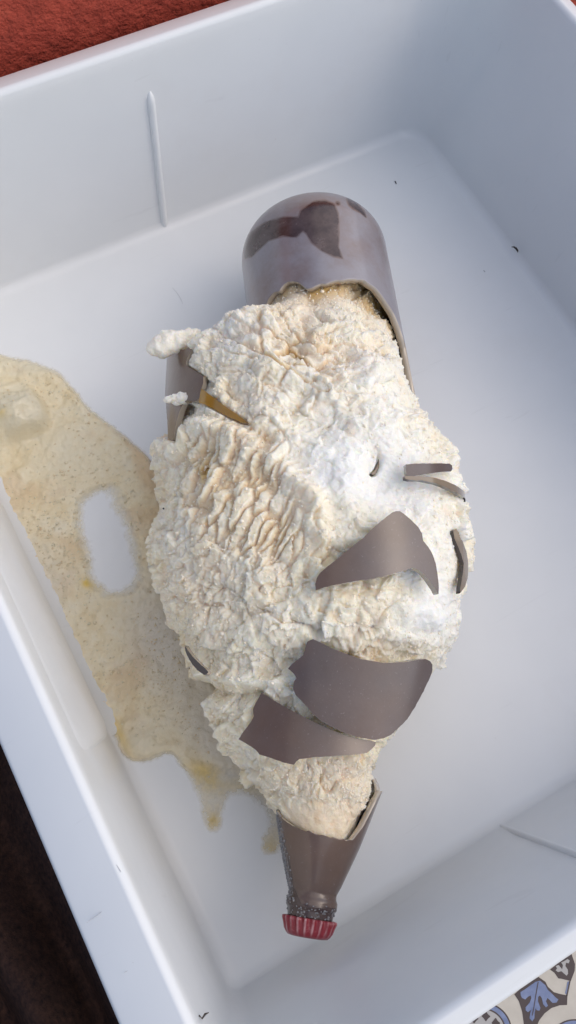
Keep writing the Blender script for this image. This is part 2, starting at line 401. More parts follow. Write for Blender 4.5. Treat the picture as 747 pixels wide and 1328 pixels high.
def drawer():
    g = empty('plastic_drawer', (.33 * S, .35 * S, ZG * S))
    tag(g, 'deep white plastic refrigerator drawer holding the burst frozen bottle', 'drawer')
    top = dict(l=-.0725, r=.785, b=.8225, f=-.148)
    def side(t_, z, off=0, rad=.05):
        q = {k: FL[k] + (top[k] - FL[k]) * t_ for k in FL}
        return ring(q['l'] - off, q['r'] + off, q['b'] + off, q['f'] - off, z, rad)
    R_ = []
    rr = lambda u: (.042 + .07 * u, .035 + .03 * u, .014 + .012 * u, .042 + .02 * u)
    # floor, with a fillet up into the walls
    fr = .015
    for s_ in (.97, .6, .3): R_.append(side(0, 0, -fr * 1 - .10 * s_, .02))
    for k in range(0, 9):
        a = math.radians(90 * k / 8); R_.append(side(0, fr * (1 - math.cos(a)), -fr * (1 - math.sin(a)), tuple(v * (.45 + .55 * math.sin(a)) for v in rr(0))))
    for z in (.05, .08, .12, .16, .20, .24, .262): R_.append(side(z / HR, z, 0, rr(z / HR)))
    er = .008
    def lip(off, z):
        return ring(top['l'] - off, top['r'] + off, top['b'] + off, top['f'] - off, z, tuple(v + off for v in rr(1)))
    for k in range(1, 7):
        a = math.radians(90 * k / 6); R_.append(lip(er * (1 - math.cos(a)) , HR - er + er * math.sin(a)))
    out = dict(l=-.1235, r=.826, b=.8687, f=-.172); HO = HR - .018
    def outer(d, z, rad=(.135, .09, .045, .08)): return ring(out['l'] - d, out['r'] + d, out['b'] + d, out['f'] - d, z, rad)
    e2 = .005
    R_.append(outer(-e2, HO))
    for k in range(1, 5):
        a = math.radians(90 * k / 4); R_.append(outer(-e2 + e2 * math.sin(a), HO - e2 + e2 * math.cos(a)))
    R_.append(outer(0, HO - .04)); R_.append(outer(-.006, HO - .04))
    def under(t_, z, off, rad): return side(t_, z, off, rad)
    R_.append(under(1, HR - .03, .008, rr(1))); R_.append(under(.5, .14, .009, rr(.5))); R_.append(under(.05, .01, .010, .045)); R_.append(under(0, ZG + .004, .002, .04))
    n = len(R_[0]); V = np.array([p for r in R_ for p in r]); Q = grid_quads(len(R_), n, True)
    Q = Q[:, ::-1]
    me_v = len(V)
    V = np.vstack([V, [V[:n].mean(0)], [V[-n:].mean(0)]])
    T = [(me_v, (i + 1) % n, i) for i in range(n)] + [(me_v + 1, me_v - n + i, me_v - n + (i + 1) % n) for i in range(n)]
    body = link('drawer_body', mesh_np('drawer_body', V, Q, T), M_plastic, g)
    # moulded guide ribs on the front and back walls
    def rib(x0, x1, z0, z1, wallf, sgn, w=.0058, dep=.0075):
        nseg = 40; nc = 10; P = []
        for i in range(nseg + 1):
            u = i / nseg; z = z0 + (z1 - z0) * u; x = x0 + (x1 - x0) * u
            tap = min(1, (math.sin(min(1, (1 - u) * 14) * math.pi / 2)) + .02)
            for j in range(nc):
                a = math.pi * j / (nc - 1); cx_ = math.cos(a) * w * tap; d = math.sin(a) ** .7 * dep * tap - .002
                P.append((x + cx_, wallf(z) - sgn * d, z))
        return link('guide_rib', mesh_np('guide_rib', np.array(P), grid_quads(nseg + 1, nc)), M_plastic, g)
    rib(.3045, .3105, .004, .222, lambda z: FL['b'] + (top['b'] - FL['b']) * z / HR, 1, w=.0050)
    rib(.271, .268, .004, .26, lambda z: FL['f'] + (top['f'] - FL['f']) * z / HR, -1, w=.0034, dep=.006)
    # thicker moulded section of the left wall
    P = []
    ys = [.1965, .199, .203, .209, .216, .23, .60, .66]; hs = [0, .45, .75, .93, 1, 1, 1, 1]
    zs = np.linspace(.0, .256, 22)
    for y, hsc in zip(ys, hs):
        for k, z in enumerate(zs):
            xw = FL['l'] + (top['l'] - FL['l']) * z / HR
            if z < fr: xw = FL['l'] + fr * (1 - math.sin(math.acos(1 - z / fr)))
            e = 1 - (z / HR) ** 6
            P.append((xw - .0035 + min(1, max(0, (.250 - z) / .02)) * (.0035 + .0075 * e * min(1, max(0, (z - .008) / .05)) * min(1, max(0, (.25 - z) / .12))) * hsc, y - .22 * z, z))
    link('raised_panel', mesh_np('raised_panel', np.array(P), grid_quads(len(ys), len(zs))), M_plastic, g)
    rebase(g)
drawer()

# ------------------------------------------------------------------ burst bottle
OA = np.array([.039, -.066]); DA = np.array([.497, .868]); DA /= np.linalg.norm(DA); DN = np.array([DA[1], -DA[0]])
def fr2w(s, t_, z): # bottle frame -> world
    s = np.asarray(s, float); t_ = np.asarray(t_, float); z = np.asarray(z, float) + 0 * s
    return np.stack([OA[0] + s * DA[0] + t_ * DN[0], OA[1] + s * DA[1] + t_ * DN[1], z + 0 * t_], -1)
class Axis:
    """straight axis through (s0, t0, z0) of the bottle frame with slope dt/ds"""
    def __init__(a, s0, t0, z0, slope, rise=0.):
        a.p = fr2w(s0, t0, z0); d = fr2w(s0 + 1, t0 + slope, z0 + rise) - a.p; a.d = d / np.linalg.norm(d)
        up = np.array([0, 0, 1.]); a.n = np.cross(a.d, up); a.n /= np.linalg.norm(a.n); a.u = np.cross(a.n, a.d)
    def pt(a, l, th, r):
        l, th, r = np.broadcast_arrays(np.asarray(l, float), np.asarray(th, float), np.asarray(r, float))
        return a.p + l[..., None] * a.d + (r * np.cos(th))[..., None] * a.n + (r * np.sin(th))[..., None] * a.u
    def hit(a, px, py, R):               # ray / cylinder -> (l, theta); grazing rays are clamped to the outline
        d = ray(px, py); o = np.array([0, 0, 1.]) - a.p
        dn, du, dl = d @ a.n, d @ a.u, d @ a.d; on, ou, ol = o @ a.n, o @ a.u, o @ a.d
        A = dn * dn + du * du; B = on * dn + ou * du; Cc = on * on + ou * ou - R * R
        D = np.maximum(B * B - A * Cc, 0); t_ = (-B - np.sqrt(D)) / A
        x, y = on + t_ * dn, ou + t_ * du
        return ol + t_ * dl, np.arctan2(y, x)

bottle = empty('burst_beer_bottle', (.25 * S, .30 * S, 0))
tag(bottle, 'brown glass beer bottle burst by a swollen mass of frozen beer', 'bottle')

# outlines of the frozen mass in the bottle frame (s, t)
Lo = [(-.02, -.020), (.06, -.024), (.094, -.034), (.114, -.046), (.135, -.065), (.161, -.088), (.198, -.108), (.225, -.112), (.249, -.124), (.27, -.134), (.290, -.148), (.315, -.155), (.345, -.166), (.372, -.172), (.413, -.168), (.455, -.177), (.48, -.170), (.499, -.155), (.57, -.160), (.60, -.162), (.642, -.172), (.66, -.165), (.679, -.148), (.69, -.090), (.72, -.080), (.82, -.078), (.9, -.07)]
Ro = [(-.02, .020), (.06, .034), (.101, .056), (.13, .060), (.156, .068), (.179, .090), (.211, .111), (.24, .126), (.273, .145), (.307, .155), (.342, .168), (.397, .170), (.434, .163), (.492, .152), (.521, .128), (.555, .112), (.583, .104), (.631, .096), (.704, .084), (.82, .076), (.9, .07)]
Ho = [(-.02, .118), (.06, .124), (.09, .134), (.12, .150), (.16, .176), (.20, .188), (.235, .196), (.25, .222), (.33, .235), (.42, .232), (.50, .228), (.58, .218), (.62, .200), (.66, .180), (.72, .168), (.78, .160), (.9, .15)]
Zc = [(-.02, .092), (.1, .092), (.2, .095), (.35, .105), (.5, .105), (.7, .092), (.9, .092)]
def itp(T, x): a = np.array(T); return np.interp(x, a[:, 0], a[:, 1])

NEXP = 2.15
def tube(s, th, grow=0.):
    l, r, h, c = itp(Lo, s), itp(Ro, s), itp(Ho, s), itp(Zc, s)
    ct, sn = np.cos(th), np.sin(th)
    e = 2 / NEXP
    X = np.sign(ct) * np.abs(ct) ** e; Y = np.sign(sn) * np.abs(sn) ** e
    w = (r - l) / 2 + grow; tc = (r + l) / 2
    z = np.where(sn >= 0, c + (h - c + grow) * Y, c + np.maximum(c - .004, .01) * Y)
    return s, tc + w * X, z

# shards: photo outline, cylinder they are bent on (centre s,t,z, slope, radius), tilt along the axis
Z2 = lambda L: [(190 + x / 3.557, 380 + y / 3.557) for x, y in L]
Z4 = lambda L: [(390 + x / 3.1125, 560 + y / 3.1125) for x, y in L]
Z5 = lambda L: [(230 + x / 2.019, 810 + y / 2.019) for x, y in L]
Z3 = lambda L: [(180 + x / 3.1125, 560 + y / 3.1125) for x, y in L]
P_big = Z5([(340, 45), (355, 38), (378, 48), (400, 60), (440, 76), (480, 90), (540, 100), (600, 98), (632, 91), (650, 90), (662, 96), (668, 105), (668, 118), (665, 130), (645, 175), (620, 220), (602, 248), (580, 270), (560, 288), (540, 298), (518, 302), (500, 300), (470, 294), (440, 285), (410, 271), (380, 255), (358, 238), (340, 215), (325, 200), (310, 185), (303, 168), (305, 150), (312, 140), (306, 130), (290, 115), (300, 103), (330, 80), (334, 62)])
P_low = Z5([(220, 178), (240, 190), (260, 203), (300, 225), (350, 251), (400, 275), (440, 290), (480, 300), (505, 303), (520, 308), (518, 316), (510, 325), (498, 335), (470, 340), (430, 343), (400, 345), (360, 347), (320, 352), (312, 358), (305, 367), (280, 362), (260, 355), (238, 347), (215, 340), (205, 328), (184, 314), (160, 300), (172, 282), (185, 265), (193, 254), (200, 240), (198, 222), (205, 205), (214, 190)])
P_mid = Z4([(60, 640), (58, 615), (65, 590), (80, 568), (100, 550), (150, 510), (200, 470), (250, 430), (290, 390), (330, 356), (370, 325), (385, 320), (400, 320), (425, 338), (450, 360), (475, 385), (490, 410), (492, 428), (495, 440), (515, 465), (530, 490), (545, 530), (553, 580), (557, 620), (556, 655), (545, 635), (520, 600), (500, 575), (480, 560), (460, 550), (450, 550), (400, 565), (350, 580), (300, 592), (240, 600), (180, 610), (130, 620), (90, 630)])
P_tl = Z2([(75, 268), (120, 262), (170, 262), (196, 250), (216, 240), (205, 262), (194, 290), (183, 315), (183, 335), (225, 360), (264, 384), (262, 412), (254, 438), (262, 452), (250, 480), (225, 500), (190, 497), (170, 505), (158, 530), (146, 565), (132, 620), (121, 682), (108, 676), (98, 668), (96, 600), (92, 540), (84, 460), (78, 360)])
P_amber = Z2([(254, 440), (300, 475), (360, 520), (420, 562), (474, 602), (440, 598), (380, 572), (320, 540), (270, 515), (240, 505), (246, 470)])
P_sliver = Z4([(424, 132), (460, 128), (520, 127), (600, 128), (611, 136), (613, 150), (606, 160), (560, 163), (500, 171), (450, 180), (428, 176)])
P_edge1 = Z4([(420, 178), (470, 178), (510, 180), (540, 185), (585, 198), (620, 213), (660, 240), (697, 275), (690, 281), (655, 262), (615, 238), (575, 218), (540, 206), (490, 196), (440, 194), (422, 190)])
P_right = Z4([(616, 398), (628, 390), (640, 408), (655, 445), (668, 480), (675, 515), (676, 550), (674, 590), (664, 625), (643, 652), (644, 630), (650, 600), (655, 565), (658, 530), (648, 495), (636, 465), (620, 430)])
P_leftlow = Z3([(186, 862), (200, 884), (216, 906), (234, 924), (252, 942), (270, 956), (281, 970), (272, 980), (262, 981), (236, 962), (215, 938), (199, 910), (188, 885)])
P_small = Z4([(318, 92), (324, 96), (325, 118), (322, 140), (314, 158), (302, 172), (290, 174), (284, 168), (296, 160), (306, 145), (313, 125), (315, 105)])
#        name           polygon   axis (s0,t0,z0,slope,rise)          R      thickness material   grid
SH = [('glass_shard', P_big,   (.22, .012, .045, .06, .34),  .158, .0062, M_glass, .006, None),
      ('glass_shard', P_low,   (.19, .000, .062, .10, .10),  .128, .0062, M_glass, .006, None),
      ('glass_shard', P_mid,   (.33, .030, .120, -.10, .16), .132, .0062, M_glass, .006, None),
      ('glass_shard', P_tl,    (.58, -.055, .092, -.02, .0), .118, .0062, M_glass, .006, None),
      ('glass_shard', P_amber, (.57, -.050, .105, -.1, .0),  .120, .0040, M_amber, .006, 'narrow amber splinter between two ridges of ice'),
      ('glass_shard', P_sliver, (.47, .040, .120, .0, .0),   .122, .0045, M_glass, .005, None),
      ('glass_shard', P_edge1, (.45, .040, .120, .0, .0),    .125, .0045, M_side, .005, None),
      ('glass_shard', P_right, (.36, .030, .100, .0, .0),    .142, .0045, M_side, .005, None),
      ('glass_shard', P_leftlow, (.24, -.020, .090, .0, .0), .126, .0045, M_dark, .005, None),
      ('glass_shard', P_small, (.49, .010, .105, .0, .0),    .1205, .0045, M_side, .005, None)]

def shard(name, poly, ax, R, th, mt, gstep, lab):
    A = Axis(*ax)
    px = np.array([p[0] for p in poly]); py = np.array([p[1] for p in poly])
    # densify the outline with a slight chipped raggedness
    qx, qy = [], []
    for i in range(len(px)):
        j = (i + 1) % len(px); L = math.hypot(px[j] - px[i], py[j] - py[i]); k = max(1, int(L / 3))
        for q in range(k):
            u = q / k; jit = .25 if q else 0
            qx.append(px[i] + (px[j] - px[i]) * u + random.uniform(-jit, jit)); qy.append(py[i] + (py[j] - py[i]) * u + random.uniform(-jit, jit))
    l, thh = A.hit(np.array(qx), np.array(qy), R)
    u = thh * R; pts = [Vector((a, b)) for a, b in zip(l, u)]
    nb = len(pts); lo, hi = (l.min(), u.min()), (l.max(), u.max())
    pl = list(zip(l, u))
    gl = np.arange(lo[0], hi[0], gstep); gu = np.arange(lo[1], hi[1], gstep)
    GL, GU = np.meshgrid(gl, gu); GL = GL.ravel(); GU = GU.ravel()
    if len(GL):
        sdv = polysd(GL, GU, pl); k = sdv < -.0018
        pts += [Vector((a, b)) for a, b in zip(GL[k], GU[k])]
    r = delaunay_2d_cdt(pts, [(i, (i + 1) % nb) for i in range(nb)], [], 0, 1e-6)
    vv = np.array([(v.x, v.y) for v in r[0]]); F0 = np.array([f for f in r[2] if len(f) == 3])
    cen = vv[F0].mean(1); F0 = F0[polysd(cen[:, 0], cen[:, 1], pl) < 0]
    a_, b_, c_ = vv[F0[:, 0]], vv[F0[:, 1]], vv[F0[:, 2]]
    cr = (b_[:, 0] - a_[:, 0]) * (c_[:, 1] - a_[:, 1]) - (b_[:, 1] - a_[:, 1]) * (c_[:, 0] - a_[:, 0])
    F0[cr > 0] = F0[cr > 0][:, ::-1]
    outer = A.pt(vv[:, 0], vv[:, 1] / R, R); inner = A.pt(vv[:, 0], vv[:, 1] / R, R - th)
    # boundary edges
    from collections import Counter
    cn = Counter(); 
    for f in F0:
        for i in range(3): cn[(f[i], f[(i + 1) % 3])] += 1
    be = [(a, b) for (a, b) in cn if (b, a) not in cn]
    n = len(vv); V = np.vstack([outer, inner])
    # check the outside faces outwards
    nrm = np.cross(outer[F0[0, 1]] - outer[F0[0, 0]], outer[F0[0, 2]] - outer[F0[0, 0]])
    mid = outer[F0[0]].mean(0); rad = mid - (A.p + A.d * ((mid - A.p) @ A.d))
    flip = nrm @ rad < 0
    if flip: F0 = F0[:, ::-1]; be = [(b, a) for a, b in be]
    me = bpy.data.meshes.new(name)
    # duplicated rim verts give the broken edge its own hard faces
    bvs = sorted({i for e in be for i in e}); mp = {v: k for k, v in enumerate(bvs)}; nb2 = len(bvs); base = 2 * n
    V = np.vstack([V, outer[bvs], inner[bvs]])
    faces = [tuple(f) for f in F0] + [tuple(n + i for i in f[::-1]) for f in F0]
    faces_e = [(base + mp[b], base + mp[a], base + nb2 + mp[a], base + nb2 + mp[b]) for a, b in be]
    me.from_pydata([tuple(p * S) for p in V], [], faces + faces_e); me.update()
    mi = [0] * len(faces) + [1] * len(faces_e); me.polygons.foreach_set('material_index', mi)
    me.polygons.foreach_set('use_smooth', [True] * len(mi))
    attr(me, 'wet', np.clip(.25 + .25 * vnoise(np.asarray(V) * 14, 9), 0, 1) * .6)
    o = link(name, me, [mt, M_dark if mt is M_side else M_edge], bottle)
    if lab: o['label'] = lab
    return A

shard_axes = [shard(*a) for a in SH]

# ---- the base of the bottle
BA = Axis(.70, .0115, .0925, -.13); RB = .0925
hm = lambda L: [(290 + x / 2.767, 230 + y / 2.767) for x, y in L]
mouth_px = hm([(145, 475), (155, 445), (165, 430), (185, 412), (200, 408), (212, 392), (220, 382), (235, 372), (250, 370), (268, 374), (285, 388), (300, 402), (315, 399), (330, 390), (365, 380), (400, 372), (450, 366), (490, 366), (515, 376), (540, 392), (565, 420), (590, 455), (612, 492), (630, 535), (645, 580), (655, 615)])
ml, mt_ = BA.hit(np.array([p[0] for p in mouth_px]), np.array([p[1] for p in mouth_px]), RB)
o_ = np.argsort(mt_); ml, mt_ = ml[o_], mt_[o_]
lt, tt = BA.hit(np.array([548., 541.]), np.array([505., 527.]), RB)
# below the outline on the right the wall runs on to a long point; on the left it ends under the ice
th0 = mt_[0]
cutT = np.concatenate([[-math.pi / 2 - .6, -1.2, -.75, -.45, th0 - .16, th0 - .03], mt_, [mt_[-1] + .25, math.pi, 3.9]])
cutL = np.concatenate([[.02, .0, -.06, -.13, -.168, -.135], ml, [ml[-1] - .02, ml[-1] - .05, -.02]])
def base_prof(n_end=26):
    P = []; Lend = .128; hr = .062
    for k in range(n_end + 1):
        a = math.pi / 2 * k / n_end; P.append((Lend - hr + hr * math.sin(a), RB - hr + hr * math.cos(a)))
    return P, Lend
def base_glass():
    nth = 300; th = np.linspace(-math.pi / 2 - .55, 1.5 * math.pi - .55, nth, endpoint=False)
    cut = np.interp(np.where(th < cutT[0], th, th), cutT, cutL) + .0012 * vnoise(np.stack([th * 14, 0 * th, 0 * th], 1), 3)
    prof, Lend = base_prof(); nl = 70; rows = []
    l1 = prof[0][0]
    for i in range(nl): rows.append((cut + (l1 - cut) * i / (nl - 1), np.full(nth, RB)))
    for (l_, r_) in prof[1:]: rows.append((np.full(nth, l_), np.full(nth, r_)))
    for r_ in (.035, .025, .012): rows.append((np.full(nth, Lend - .004 if r_ < .03 else Lend - .001), np.full(nth, r_)))
    V = [BA.pt(l_, th, r_) for l_, r_ in rows]; no = len(V)
    tk = .0075
    I = [BA.pt(l_ + .0, th, r_ - tk) for l_, r_ in rows[:nl][::-1]]
    Va = np.concatenate([np.concatenate(I), np.concatenate(V)]); n_rows = len(I) + len(V)
    Q = grid_quads(n_rows, nth, True)
    me = mesh_np('bottle_base', Va, Q)
    # the rim ring between inner and outer: material 1
    mi = np.zeros(len(Q), np.int32); mi[(nl - 1) * nth:nl * nth] = 1
    px, py = proj(Va)
    band = hm([(68, 265), (76, 225), (100, 195), (150, 160), (215, 142), (268, 142), (275, 120), (325, 85), (362, 80), (398, 96), (412, 130), (415, 200), (412, 250), (428, 292), (395, 285), (350, 262), (315, 235), (298, 205), (285, 192), (262, 215), (215, 212), (160, 228), (125, 262), (100, 285), (76, 292)])
    spot = hm([(440, 78), (452, 72), (480, 90), (505, 122), (512, 145), (492, 128), (465, 115), (448, 100)])
    dot = hm([(404, 88), (414, 86), (418, 96), (410, 101), (403, 96)])
    d = np.minimum(np.minimum(polysd(px, py, band), polysd(px, py, spot)), polysd(px, py, dot))
    attr(me, 'wet', np.clip(.5 - d / 9., 0, 1))
    o = link('bottle_base', me, [M_base, M_edge, M_dark], bottle)
    mi[:(nl - 1) * nth] = 2
    me.polygons.foreach_set('material_index', mi); o['label'] = 'rounded frosted brown base with a clear wiped patch'
    ii = np.linspace(0, 0, 1)
base_glass()

# ---- neck with its cap
NA = Axis(0, 0, .092, .135)
nprof = [(-.006, .0185), (.004, .0215), (.010, .0222), (.013, .0243), (.019, .0243), (.022, .0228), (.026, .0225), (.034, .0260), (.045, .0300), (.058, .0348), (.07, .0390), (.085, .0435), (.10, .0478), (.12, .0535), (.14, .059)]
nm = [(357, 1057), (361, 1056), (368, 1064), (378, 1070), (393, 1076), (409, 1081), (422, 1084), (434, 1087), (446, 1089), (456, 1091), (460, 1088), (465, 1082), (470, 1077), (474, 1070), (478, 1059), (482, 1046), (482, 1030), (481, 1018)]
def neck_glass():
    lx, tx = [], []
    for p in nm:
        l_ = .08
        for _ in range(12):
            R_ = np.interp(l_, [a for a, b in nprof], [b for a, b in nprof])
            l_, t_ = NA.hit(np.array([p[0]], float), np.array([p[1]], float), R_); l_ = float(l_[0])
        lx.append(l_); tx.append(float(t_[0]))
    lx, tx = np.array(lx), np.array(tx); o_ = np.argsort(tx); lx, tx = lx[o_], tx[o_]
    kp = (tx > math.radians(55)); lx, tx = lx[kp], tx[kp]
    tx = np.concatenate([np.radians([0, 12, 22, 28, 33, 40, 46]), tx]); lx = np.concatenate([[.122, .127, .118, .102, .091, .083, .076], lx])
    nth = 220; th = np.linspace(-math.pi / 2 - .3, 1.5 * math.pi - .3, nth, endpoint=False)
    T = np.concatenate([[-2.3, tx[0] - .5], tx, [tx[-1] + .5, 5]]); L = np.concatenate([[.10, lx[0] + .02], lx, [lx[-1] + .02, .10]])
    cut = np.interp(th, T, L) + .0008 * vnoise(np.stack([th * 12, 0 * th, 0 * th], 1), 4)
    pl, pr_ = np.array(nprof).T; nr = 90; u = np.linspace(0, 1, nr)
    O_, I_ = [], []
    for q in u:
        l_ = -.006 + (cut + .006) * q; r_ = np.interp(l_, pl, pr_)
        P = NA.pt(l_, th, r_); O_.append(P); I_.append(NA.pt(l_, th, r_ - .006 - .002 * (1 - q)))
    Va = np.concatenate([np.concatenate(O_), np.concatenate(I_[::-1])]); Q = grid_quads(2 * nr, nth, True)
    me = mesh_np('bottle_neck', Va, Q[:, ::-1])
    mi = np.zeros(len(Q), np.int32); mi[(nr - 1) * nth:nr * nth] = 1; mi[nr * nth:] = 2
    px, py = proj(Va)
    wl_ = polysd(px, py, [(352, 1052), (362, 1055), (367, 1085), (376, 1115), (382, 1150), (392, 1172), (438, 1178), (440, 1200), (360, 1200)])
    attr(me, 'wet', np.clip(.5 - wl_ / 8., 0, 1) * 1.0)
    o = link('bottle_neck', me, [M_glass, M_edge, M_dark], bottle); me.polygons.foreach_set('material_index', mi)
    o['label'] = 'tapering brown neck still closed by its cap, its broken rim upwards'
    # little frost crumbs on the wetted left side
    cl = bmesh.new()
    for _ in range(420):
        q = random.random(); X = 358 + q * 22 + random.gauss(0, 3); Y = 1060 + q * 125 + random.gauss(0, 4)
        if q > .85: X = random.uniform(368, 436); Y = random.gauss(1183, 6)
        l_ = .05
        for _k in range(6):
            R_ = np.interp(l_, pl, pr_); l_, t_ = NA.hit(np.array([X]), np.array([Y]), R_); l_ = float(l_[0])
        P = NA.pt(l_, t_[0], R_); s_ = random.uniform(.0004, .0012)
        r = bmesh.ops.create_icosphere(cl, subdivisions=1, radius=s_ * S, matrix=Matrix.Translation(Vector(P * S)))
        for v in r['verts']: v.co += Vector([random.uniform(-1, 1) for _ in range(3)]) * s_ * S * .4
    mc = bpy.data.meshes.new('frost_crumbs'); cl.to_mesh(mc); tag(link('frost_crumbs', mc, M_frost, bottle), kind='stuff')
    # crown cap: 21 flutes
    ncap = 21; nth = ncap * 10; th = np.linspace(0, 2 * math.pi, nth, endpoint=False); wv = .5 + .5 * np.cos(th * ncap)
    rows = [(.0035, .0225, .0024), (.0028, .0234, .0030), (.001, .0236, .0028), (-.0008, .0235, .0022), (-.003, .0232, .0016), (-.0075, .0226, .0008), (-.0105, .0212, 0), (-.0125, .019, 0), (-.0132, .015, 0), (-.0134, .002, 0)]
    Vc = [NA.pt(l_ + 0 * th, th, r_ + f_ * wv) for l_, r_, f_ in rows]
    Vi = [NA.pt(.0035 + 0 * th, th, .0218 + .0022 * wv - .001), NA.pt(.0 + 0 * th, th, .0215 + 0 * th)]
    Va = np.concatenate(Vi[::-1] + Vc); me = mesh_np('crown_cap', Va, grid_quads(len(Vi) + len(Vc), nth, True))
    attr(me, 'ridge_highlight', np.concatenate([0 * th, 0 * th] + [np.clip(wv * 3 - 2, 0, 1) * (1 if l_ > -.009 else .3) for l_, _, _ in rows]))  # mask for the highlight painted on the crest of each flute
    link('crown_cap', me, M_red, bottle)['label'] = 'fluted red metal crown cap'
neck_glass()

# ---- the frozen beer itself
def blob(px, py, x, y, rx, ry, ang=0):
    a = math.radians(ang); dx, dy = px - x, py - y
    u = dx * math.cos(a) + dy * math.sin(a); v = -dx * math.sin(a) + dy * math.cos(a)
    return np.exp(-((u / rx) ** 2 + (v / ry) ** 2))
def linedist(px, py, pts):
    d = np.full(px.shape, 1e9); sgn = np.zeros(px.shape)
    for (x0, y0), (x1, y1) in zip(pts[:-1], pts[1:]):
        ex, ey = x1 - x0, y1 - y0; t_ = np.clip(((px - x0) * ex + (py - y0) * ey) / (ex * ex + ey * ey), 0, 1)
        q = np.hypot(px - x0 - ex * t_, py - y0 - ey * t_); nw = q < d
        sgn = np.where(nw, np.sign((px - x0) * ey - (py - y0) * ex), sgn); d = np.where(nw, q, d)
    return d, sgn
def ice():
    ns, nt = 860, 640
    s = np.linspace(.062, .80, ns)
    # more samples on the visible upper side
    u = np.linspace(0, 1, nt, endpoint=False)
    th = np.where(u < .84, math.radians(-38) + u / .84 * math.radians(256), math.radians(218) + (u - .84) / .16 * math.radians(104))
    SG, TG = np.meshgrid(s, th, indexing='ij'); sf, tf = SG.ravel(), TG.ravel()
    def P_(s_, t_): return fr2w(*tube(s_, t_))
    P0 = P_(sf, tf); e = .004
    dS = P_(sf + e, tf) - P_(sf - e, tf); dT = P_(sf, tf + .02) - P_(sf, tf - .02)
    N = np.cross(dT, dS); N /= np.linalg.norm(N, axis=1)[:, None] + 1e-9
    cen = fr2w(sf, (itp(Lo, sf) + itp(Ro, sf)) / 2, itp(Zc, sf)); flip = np.sum(N * (P0 - cen), 1) < 0; N[flip] *= -1
    px, py = proj(P0)
    # regions (photo positions): lamellae, smooth snow, granular
    lam = np.clip(blob(px, py, 300, 620, 70, 60, 20) * 1.7 + blob(px, py, 345, 690, 80, 45, 30) * .75 + blob(px, py, 270, 760, 50, 60) * .35, 0, 1)
    snow = np.clip(blob(px, py, 445, 610, 70, 50, 30) + blob(px, py, 530, 625, 55, 45) * 1.1 + blob(px, py, 560, 800, 50, 45) + blob(px, py, 500, 520, 40, 60) * .6 + blob(px, py, 300, 430, 60, 30) * .5 + blob(px, py, 560, 720, 40, 60) * .7, 0, 1)
    inneck = 1 - sstep(.085, .112, sf); inbase = sstep(.672, .72, sf)
    core = (1 - inneck) * (1 - inbase)
    up = sstep(-.1, .5, N[:, 2])
    Q = P0.copy()
    d = fbm(Q * 13, 3, 1) * .012 + fbm(Q * 34, 3, 11) * .003
    # broken blocks: every cell a tilted facet
    f1, f2, cid = worley(Q * 26 + 3 * fbm(Q * 20, 2, 8)[:, None] * .3, 20)
    blk = (cid - .5) * .0055 * sstep(0, .16, f2 - f1) - (1 - sstep(0, .14, f2 - f1)) * .0022
    f1b, f2b, cidb = worley(Q * 60 + .4 * fbm(Q * 50, 2, 9)[:, None], 40)
    blk2 = (cidb - .5) * .0036 * sstep(0, .2, f2b - f1b) - (1 - sstep(0, .22, f2b - f1b)) * .0009
    rough = 1 - .75 * snow
    d += .35 * (blk * rough * (1 - .6 * lam) + blk2 * rough)
    wp = np.stack([fbm(Q * 40, 2, 401), fbm(Q * 40, 2, 402), fbm(Q * 40, 2, 403)], 1)
    fh, fe = facets(Q * 24 + wp * .35, 410); d += (fh * .0105 - .0012 * (1 - sstep(0, .10, fe))) * rough * (1 - .8 * lam)
    fh2, fe2 = facets(Q * 62 + wp * .5, 420); d += (fh2 * .0055 - .0006 * (1 - sstep(0, .12, fe2))) * (1 - .7 * snow) * (1 - .75 * lam)
    fh3, fe3 = facets(Q * 150 + wp, 430); d += fh3 * .0022 * (1 - .55 * snow)
    # wedge-shaped chunks above the centre
    chunk = blob(px, py, 375, 455, 75, 50, 20); wa = math.radians(18)
    cu = (px - 375) * math.cos(wa) + (py - 455) * math.sin(wa); cv = -(px - 375) * math.sin(wa) + (py - 455) * math.cos(wa)
    h1, h2, hid = worley(np.stack([cu / 46., cv / 22., 0 * cu], 1) + .35 * np.stack([fbm(Q * 14, 2, 75), fbm(Q * 14, 2, 76), 0 * cu], 1), 91)
    cgap = 1 - sstep(.02, .16, h2 - h1); d += chunk * ((hid - .4) * .012 - .007 * cgap)
    # grains
    g1, g2, gid = worley(Q * 165, 60)
    d += (gid * .7 + .5 - g1) * .0009 * (1 - .65 * snow)
    k1, k2, kid = worley(Q * 290, 66); d += (.5 - k1) * .0008 + fbm(Q * 260, 2, 33) * .0006
    # lamellae: long thin plates separated by deep wet gaps
    a = math.radians(-62)
    uu = (px - 300) * math.cos(a) + (py - 640) * math.sin(a); vv = -(px - 300) * math.sin(a) + (py - 640) * math.cos(a)
    wq = np.stack([uu / 52., vv / 12.5, 0 * uu], 1) + .38 * np.stack([fbm(Q * 16, 2, 70), fbm(Q * 16, 2, 71), 0 * uu], 1)
    l1, l2, lid = worley(wq, 80); gap = 1 - sstep(.04, .30, l2 - l1); keep = sstep(.25, .5, lid * .7 + .3 * lam)
    d += lam * ((lid - .4) * .004 - gap * .0080 * keep)
